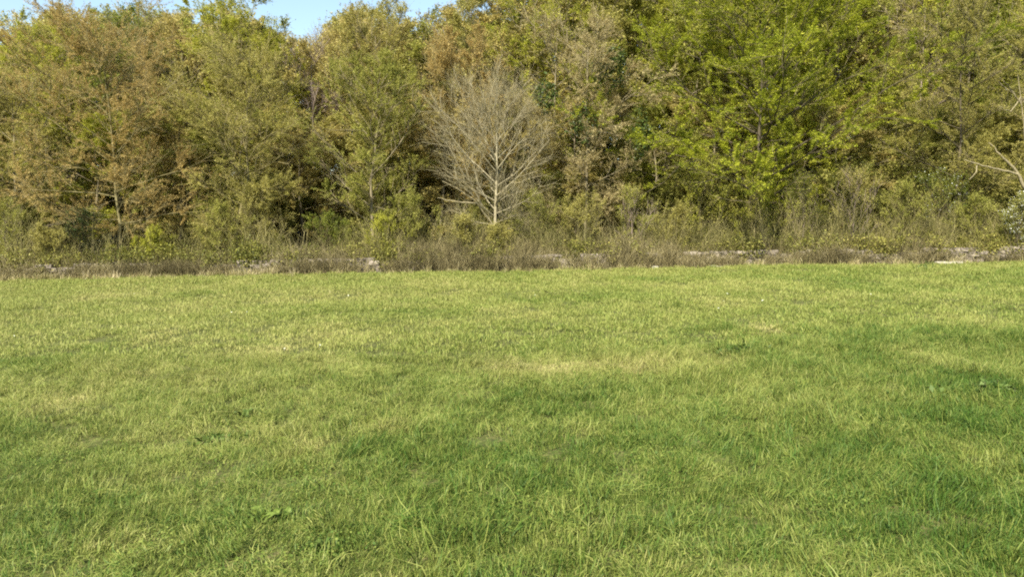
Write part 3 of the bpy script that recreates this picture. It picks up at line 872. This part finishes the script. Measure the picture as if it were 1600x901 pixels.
# the wood behind, which reads as one mass: copies of the trees above, as one scattered object
def deep_wood():
    rng = np.random.default_rng(3)
    src = []
    for i, lm in enumerate((OLIVE_BROWN, OLIVE, ORANGE, YELLOW, GREEN, OLIVE)):
        T = make_tree(60 + i, 12.5, 6.8, 3.2, 5.9, limbs=22, start=0.1, branches=10, twigs=6, leaves=34, leaf=0.115, ang=1.2, up=0.1, trunk_r=0.13, droop=0.06)
        src.append((join_meshes('trunk', [T['trunk']] + T['limbs']), T['crown'], T['H'], lm))
    P_ = []
    for Y in (37.6, 40.2, 43.5, 47, 51, 55, 60):
        x = -0.75 * Y - 3
        while x < 0.75 * Y + 3:
            y = Y + rng.normal() * 0.8
            px = 800 + x / Y * F
            top = 78 if px < 50 else (14 if px < 410 else (52 if px < 540 else (8 if px < 630 else (30 if px < 680 else (5 if px < 820 else -90)))))
            top += 6 * rng.normal() - 4
            if Y < 43:
                top = max(top, 0) + 105 + 60 * rng.random()
            g = float(ground_z(x, y))
            P_.append((x, y, g, row_z(top, y) - g))
            x += 2.8 + 1.4 * rng.random()
    P_ = np.array(P_)
    pick = rng.integers(0, len(src), len(P_))
    tan_side = (P_[:, 0] / P_[:, 1] * F + 800 < 830) & (rng.random(len(P_)) < 0.75)
    pick = np.where(tan_side & (pick >= 3), (pick % 2) * 2, pick)     # tan and olive brown crowns to the left of the bright tree
    for i in range(len(src)):
        k = pick == i
        s = P_[k, 3] / src[i][2]
        sc = np.stack([np.clip(s, .85, 1.4)] * 2 + [s], 1)
        for j, nm in ((0, 'woodland_trunks'), (1, 'woodland')):
            scatter(nm, P_[k, :3], np.arange(k.sum()) * 2.1, sc, np.zeros(k.sum()), [src[i][j]], src[i][3] if j else BARK, 8,
                    label='mass of spring woodland behind the nearer trees' if j else 'trunks of the woodland mass behind the nearer trees', category='woodland')
    # tall thicket between the trunks
    th = []
    for i in range(4):
        T = make_tree(80 + i, 3.6, 1.9, 1.7, 1.75, limbs=14, start=0.05, branches=7, twigs=6, leaves=26, leaf=0.085, ang=0.9, up=0.2, trunk_r=0.035, twig_len=0.5)
        th.append(T['crown'])
    Q = []
    for Y in (35.5, 37.5, 40, 43, 46, 50, 55):
        x = -0.75 * Y - 3
        while x < 0.75 * Y + 3:
            y = Y + rng.normal() * 0.6
            Q.append((x, y, float(ground_z(x, y))))
            x += 1.5 + 1.3 * rng.random()
    Q = np.array(Q)
    qp = Q[:, 0] / Q[:, 1] * F + 800         # hollows with no thicket, where the photograph is dark under the crowns
    Q = Q[~((Q[:, 1] < 45) & (((qp > 90) & (qp < 310)) | ((qp > 465) & (qp < 545)) | ((qp > 660) & (qp < 720))))]
    m = len(Q)
    s = 0.7 + 0.5 * rng.random(m)
    scatter('thicket', Q, rng.random(m) * 6.28, np.stack([s, s, s], 1), 0.4 * (rng.random(m) - 0.6), th, SCRUB, 9,
            label='dark leafy thicket filling the shade between the trunks', category='thicket')


deep_wood()

# ================================================================== shrubs in front of the trees, one by one
def shrub(seed, label, px, top, hw, Y, leafm, barkm, leaf=0.06, leaves=10, upright=0.9, limbs=13, white=0):
    X = px_x(px, Y)
    g = float(ground_z(X, Y))
    h = row_z(top, Y) - g
    r = hw / F * Y
    T = make_tree(seed, h, h * 0.52, r, h * 0.52, limbs=limbs, start=0.04, branches=7, twigs=6, leaves=leaves * 2.2, leaf=leaf * 0.8, ang=0.95 - 0.5 * upright, up=0.15 + 0.3 * upright, curl=0.05,
                  trunk_r=0.03, twig_len=0.22 * h ** 0.7, lean=0.1, twig_r=0.005)
    t = thing('shrub', label, 'shrub', (X, Y, g - 0.03), 0, 'shrubs and saplings along the wall')
    st = add('stems', join_meshes('stems', [T['trunk']] + T['limbs']), barkm, t, kind='stuff')
    add('twigs', T['twigs'], barkm, st, kind='stuff')
    if T['crown'] is not None:
        add('foliage', T['crown'], leafm, t)
    if white:
        T2 = make_tree(seed, h, h * 0.52, r, h * 0.52, limbs=limbs, start=0.04, branches=7, twigs=6, leaves=white, leaf=0.05, ang=0.95 - 0.5 * upright, up=0.15 + 0.3 * upright, curl=0.05,
                       trunk_r=0.03, twig_len=0.22 * h ** 0.7, lean=0.1, clump=2.4)
        add('blossom', T2['crown'], WHITE, t)
    return t


for a in (
    (401, 'bright yellow green low bush at the foot of the broad orange brown tree', 238, 366, 40, 31.7, YELLOW, BARK_OLIVE),
    (402, 'upright yellow olive saplings right of the bright low bush', 350, 322, 32, 32.4, OLIVE, BARK_OLIVE),
    (403, 'grey brown twiggy saplings below the drooping tan sprays', 395, 300, 40, 32.6, OLIVE_BROWN, BARK_OLIVE),
    (404, 'mid green mounded bush beside the dark gap in the wood', 515, 345, 55, 31.9, GREEN, BARK_OLIVE),
    (405, 'olive yellow bush between the green mound and the slim trunks', 597, 348, 42, 31.9, YELLOW, BARK_OLIVE),
    (406, 'olive upright shrub left of the low broken limbs of the bare tree', 650, 310, 48, 32.6, OLIVE, BARK_OLIVE),
    (407, 'olive brown mounded shrub above the wall near the picture corner', 70, 365, 65, 31.7, OLIVE_BROWN, BARK_OLIVE),
    (408, 'green leafy shrub at the very edge beside the mounded brown one', 12, 318, 42, 32.4, OLIVE, BARK),
    (409, 'dark ivy green bush in the deep shade by the pale trunk', 130, 335, 45, 33.0, IVY, BARK_DARK),
    (410, 'brown twiggy shrub at the foot of the bare pale tree', 722, 345, 42, 31.6, OLIVE_BROWN, BARK_DARK),
    (411, 'olive green shrub immediately right of the bare pale trunk', 838, 305, 52, 32.4, OLIVE, BARK_OLIVE),
    (412, 'brown and green tangled shrub under the tan ivy hung tree', 908, 315, 55, 32.0, OLIVE_BROWN, BARK_OLIVE),
    (413, 'olive shrub with grey dead top under the tan tree edge', 988, 300, 50, 32.2, OLIVE, BARK_PURPLE),
    (414, 'tall yellow green shrub under the near edge of the bright green crown', 1095, 245, 48, 32.8, YELLOW, BARK_OLIVE),
    (415, 'low olive shrub below the tall yellow green one', 1060, 330, 48, 31.6, OLIVE_BROWN, BARK_OLIVE),
    (416, 'yellow olive shrub under the middle of the bright green crown', 1180, 290, 55, 32.2, YELLOW, BARK_OLIVE),
    (417, 'olive shrub with upright brown twigs below the hanging bright sprays', 1258, 280, 50, 32.4, OLIVE, BARK_PURPLE),
    (418, 'grey brown twiggy shrub, half bare, beside the hanging bright sprays', 1335, 272, 50, 32.2, OLIVE_BROWN, BARK_PURPLE),
    (419, 'fresh green shrub above the grey stones of the wall', 1415, 290, 52, 32.0, OLIVE, BARK_OLIVE),
    (421, 'olive shrub over the pinkish rubble of the wall', 1530, 315, 50, 31.8, OLIVE, BARK_OLIVE),
):
    shrub(*a)
shrub(423, 'low brown brush hiding the foot of the bare pale trunk', 775, 362, 45, 31.35, OLIVE_BROWN, BARK_OLIVE)
shrub(420, 'dark green shrub flecked with white blossom above the wall', 1475, 278, 52, 32.8, GREEN, BARK_DARK, white=1.2)
shrub(422, 'blackthorn bush white with blossom at the picture edge', 1592, 310, 34, 30.95, OLIVE, BARK_DARK, white=4)

# ================================================================== broken limbs, ivy, and the pale leaning trunk at the picture edge
def poly_tube(rows, Y, origin, r0, r1, sides=6, wob=0.0, seed=0):
    """a tapering limb along picture positions (px, row, depth offset), relative to origin"""
    rng = np.random.default_rng(seed)
    P = []
    for px, row, dy in rows:
        x, z = depth_pt(px, row, Y + dy)
        P.append((x - origin[0], Y + dy - origin[1], z - origin[2]))
    P = np.array(P)
    u = np.linspace(0, len(P) - 1, 4 * (len(P) - 1) + 1)
    Q = np.stack([np.interp(u, range(len(P)), P[:, c]) for c in range(3)], 1)
    Q += rng.normal(size=Q.shape) * wob
    return tubes(Q[None], np.linspace(r0, r1, len(Q))[None], sides)


bt = bare['root']
bo = tuple(bt.location)
bt.rotation_euler = (0, 0, 0)
for i, (rows, r0, r1) in enumerate((([(770, 352, 0), (756, 330, -.2), (738, 310, -.4), (718, 297, -.5), (690, 283, -.6)], .05, .015), ([(745, 318, -.35), (722, 316, -.5), (700, 313, -.6), (684, 309, -.6)], .04, .012),
                                    ([(773, 322, 0), (782, 305, -.2), (792, 288, -.3)], .035, .01), ([(768, 340, 0), (752, 322, -.5), (742, 300, -.8), (728, 288, -.9)], .03, .01))):
    V, q = poly_tube(rows, 32.2, bo, r0, r1, wob=0.015, seed=i)
    add('broken_limb', mesh_from('broken_limb', V, q, smooth=True), BARK_PALE, bt)


def leaning_trunk():
    Y = 31.9
    X = px_x(1640, Y); g = float(ground_z(X, Y))
    o = (X, Y, g)
    t = thing('leaning_tree', 'pale leaning trunk with bare crooked limbs reaching in at the picture edge', 'tree', o)
    V, q = poly_tube([(1640, 395, 0), (1622, 325, 0), (1600, 290, -.1), (1583, 262, -.2), (1562, 241, -.3), (1545, 222, -.3)], Y, o, .10, .02, 8, .02, 1)
    add('trunk', mesh_from('trunk', V, q, smooth=True), BARK_PALE, t)
    for i, (rows, r0, r1) in enumerate((([(1590, 272, -.15), (1560, 264, -.4), (1535, 258, -.6), (1507, 250, -.7)], .045, .02), ([(1527, 257, -.6), (1525, 270, -.7), (1515, 281, -.8)], .03, .012),
                                        ([(1632, 360, 0), (1606, 260, .2), (1597, 170, .2), (1590, 100, .3)], .03, .01), ([(1597, 165, .2), (1578, 138, 0), (1562, 122, -.1), (1548, 114, -.2)], .028, .01),
                                        ([(1596, 150, .2), (1580, 175, 0), (1560, 168, -.2)], .03, .01))):
        V, q = poly_tube(rows, Y, o, r0, r1, 6, .02, 5 + i)
        add('limb', mesh_from('limb', V, q, smooth=True), BARK_PALE, t)
    T = make_tree(91, 9.5, 6.0, 2.6, 3.4, limbs=14, start=0.35, branches=9, twigs=7, leaves=9, leaf=0.075, droop=0.1, trunk_r=0.06)
    c = add('crown', T['crown'], OLIVE_BROWN, t)
    c.location = (0.7, 0.6, 0)
    add('twigs', T['twigs'], TWIG, c, kind='stuff')


leaning_trunk()

# ivy climbing the tan tree
tan = protos[4]['root']
rng = np.random.default_rng(41)
for (px, row, rw, rh) in ((910, 195, 26, 34), (948, 120, 30, 30), (850, 150, 22, 30), (955, 95, 22, 20), (1000, 215, 22, 45)):
    x, z = depth_pt(px, row, 33.2)
    n = 750
    c = nrm(rng.normal(size=(n, 3))) * (0.55 + 0.5 * rng.random((n, 1))) * np.array([rw, rw, rh]) / F * 33
    c *= (0.6 + 0.7 * vnoise(c[:, 0] * 3 + 5, c[:, 2] * 3 + 7, 4))[:, None]
    V, q = leaf_quads(rng, c, 0.10, 0.3, 0.9)
    o = add('ivy', mesh_from('ivy', V, q, tint=rng.random(n)), IVY, tan)
    M = Vector((x, 33.1, z)) - tan.location
    a = -tan.rotation_euler.z
    o.location = (M.x * math.cos(a) - M.y * math.sin(a), M.x * math.sin(a) + M.y * math.cos(a), M.z)

# ================================================================== weeds and flowers in the pasture
DOCK = leaf_mat('dock_leaf', [(0.08, 0.13, 0.02), (0.15, 0.21, 0.035), (0.21, 0.27, 0.055)], 0.35)
NETTLE = leaf_mat('nettle_leaf', [(0.04, 0.075, 0.014), (0.075, 0.115, 0.02), (0.12, 0.165, 0.04)], 0.2)


def broad_leaf(L, W, seed):
    rng = np.random.default_rng(seed)
    k = 6
    u = np.linspace(0, 1, k)
    wd = W * np.sin(np.pi * (0.08 + 0.9 * u) ** 0.8) * 0.5
    z = L * (0.75 * u - 0.65 * u ** 2.2); y = L * u * 0.85
    V = []
    for i in range(k):
        V += [(-wd[i], y[i], z[i] + wd[i] * 0.35), (0, y[i], z[i]), (wd[i], y[i], z[i] + wd[i] * 0.35)]
    V = np.array(V) + rng.normal(size=(3 * k, 3)) * L * 0.02
    q = [(3 * i + j, 3 * i + j + 1, 3 * i + j + 4, 3 * i + j + 3) for i in range(k - 1) for j in (0, 1)]
    return mesh_from('leaf', V, np.array(q), tint=rng.random(len(q)) * 0.5 + 0.3, smooth=True)


LEAVES = [broad_leaf(0.13 + 0.015 * i, 0.045 + 0.006 * i, i) for i in range(5)]


def rosette(px, row, n, sc, label, mat, seed, spread=0.05):
    rng = np.random.default_rng(seed)
    X, Y = on_ground(px, row)
    t = thing('weed_plant', label, 'weed', (X, Y, float(ground_z(X, Y))), 0, 'broad leaved weeds in the pasture', sc)
    for i in range(n):
        o = add('leaf', LEAVES[int(rng.integers(5))], mat, t)
        a = i * 2.4 + rng.random()
        o.location = (math.cos(a) * spread * rng.random() - 0, math.sin(a) * spread * rng.random(), 0.01 + 0.03 * rng.random())
        o.rotation_euler = (0.1 + 0.55 * rng.random(), 0.2 * rng.normal(), a)


rosette(398, 815, 18, .62, 'bright green dock with broad glossy leaves, alone in the short near turf', DOCK, 1, .14)
rosette(434, 812, 8, .5, 'small bright green seedling beside the broad leaved dock', DOCK, 2, .08)
rosette(375, 655, 7, .8, 'small dark upright weed standing alone in the pale turf', NETTLE, 3)
rosette(500, 862, 12, .55, 'dusty green weed in the near turf at the bottom', NETTLE, 4, .12)
rosette(1180, 685, 7, .5, 'dark leaved weed with a straw stalk in the middle of the tussocky grass', NETTLE, 5)


def nettles(px, row, h, n, label, seed, spread):
    rng = np.random.default_rng(seed)
    X, Y = on_ground(px, row)
    t = thing('nettle_clump', label, 'weed', (X, Y, float(ground_z(X, Y))), 0, 'dark clumps of taller weeds in the pasture')
    base = np.stack([rng.normal(size=n) * spread, rng.normal(size=n) * spread * .6, np.full(n, -.02)], 1)
    d = nrm(np.stack([rng.normal(size=n) * .3, rng.normal(size=n) * .3, np.ones(n)], 1))
    H = h * (.5 + .6 * rng.random(n))
    P = base[:, None] + d[:, None] * (H[:, None] * np.linspace(0, 1, 4)[None])[..., None]
    V, q = tubes(P, np.full((n, 4), .003), 3)
    add('stems', mesh_from('stems', V, q), BARK_DARK, t, kind='stuff')
    pos, T = lerp_line(P, .2 + .8 * rng.random((n, 11)))
    pos = pos.reshape(-1, 3)
    V, q = leaf_quads(rng, pos, .06, .5, .6)
    add('foliage', mesh_from('foliage', V, q, tint=rng.random(len(q))), NETTLE, t)


nettles(1555, 612, .13, 22, 'dark blue green nettle clump with pale tips near the picture edge', 1, .2)
nettles(1470, 615, .09, 16, 'dark green weed clump just left of the pale tipped nettles', 2, .22)
nettles(335, 697, .10, 26, 'small dark tuft of weeds in the pale side of the pasture', 3, .1)
nettles(1440, 424, .4, 14, 'small dark weed standing at the far field edge by the fallen stone', 4, .15)
nettles(1160, 550, .10, 22, 'low dark weeds right of the pale dry strip', 5, .2)

WHITE_PETAL, _t, _n, _p, _o = new_mat('white_petal')
_p.inputs['Base Color'].default_value = (0.66, 0.66, 0.5, 1); _p.inputs['Roughness'].default_value = 0.7


def flower_mesh():
    V, q = [], []
    for i in range(9):
        a = i * 0.698
        c, s_ = math.cos(a), math.sin(a)
        b = len(V)
        for (r, w_, z) in ((.003, 0, .075), (.016, .006, .079), (.026, 0, .078), (.016, -.006, .079)):
            V.append((c * r - s_ * w_, s_ * r + c * w_, z))
        q.append((b, b + 1, b + 2, b + 3))
    Vt, qt = tubes(np.array([[[0, 0, -.01], [0.004, 0, .04], [0, 0, .077]]]), np.full((1, 3), .0015), 3)
    q = np.array(q); VV, QQ = merge([(np.array(V), q), (Vt, qt)])
    return mesh_from('white_flower', VV, QQ)


def flower_label(px, row):
    if px < 160:
        return 'small white flower in the sparse drift below the orange brown tree' if row > 500 else 'small white flower in the far turf below the orange brown tree'
    if px < 300:
        return 'small white flower near the field edge under the drooping tan sprays'
    if px < 520:
        return 'small white flower in the loose scatter left of the dry strip'
    if px < 850:
        return 'small white flower in the far turf in front of the bare pale tree'
    if px < 1060:
        return 'small white flower on the pale dry strip of grass'
    if px < 1145:
        return 'small white flower in the close drift right of the dry strip'
    return 'small white flower in the thin scatter below the bright green tree'


fm = flower_mesh()
rng = np.random.default_rng(12)
spots = [(1110, 465), (1100, 480), (1122, 485), (1131, 474), (1175, 467), (1193, 473), (1250, 487), (1350, 464), (1360, 463), (360, 491), (384, 491), (143, 452), (210, 461), (255, 453), (20, 527), (120, 547), (442, 549), (497, 543), (723, 465), (835, 463),
         (1028, 567), (1056, 573), (547, 463), (650, 450), (900, 560), (1095, 468), (1118, 478), (1136, 462), (100, 530)]
for i, (px, row) in enumerate(spots):
    X, Y = on_ground(px, row)
    o = add('white_flower', fm, WHITE_PETAL, label=flower_label(px, row), category='flower', group='white flowers scattered in the pasture')
    o.location = (X, Y, float(ground_z(X, Y))); o.rotation_euler = (0.35 + .2 * rng.normal(), .2 * rng.normal(), rng.random() * 6)
    k = (0.55 + 0.35 * rng.random()) * min(1.0, Y / 14); o.scale = (k, k, k)
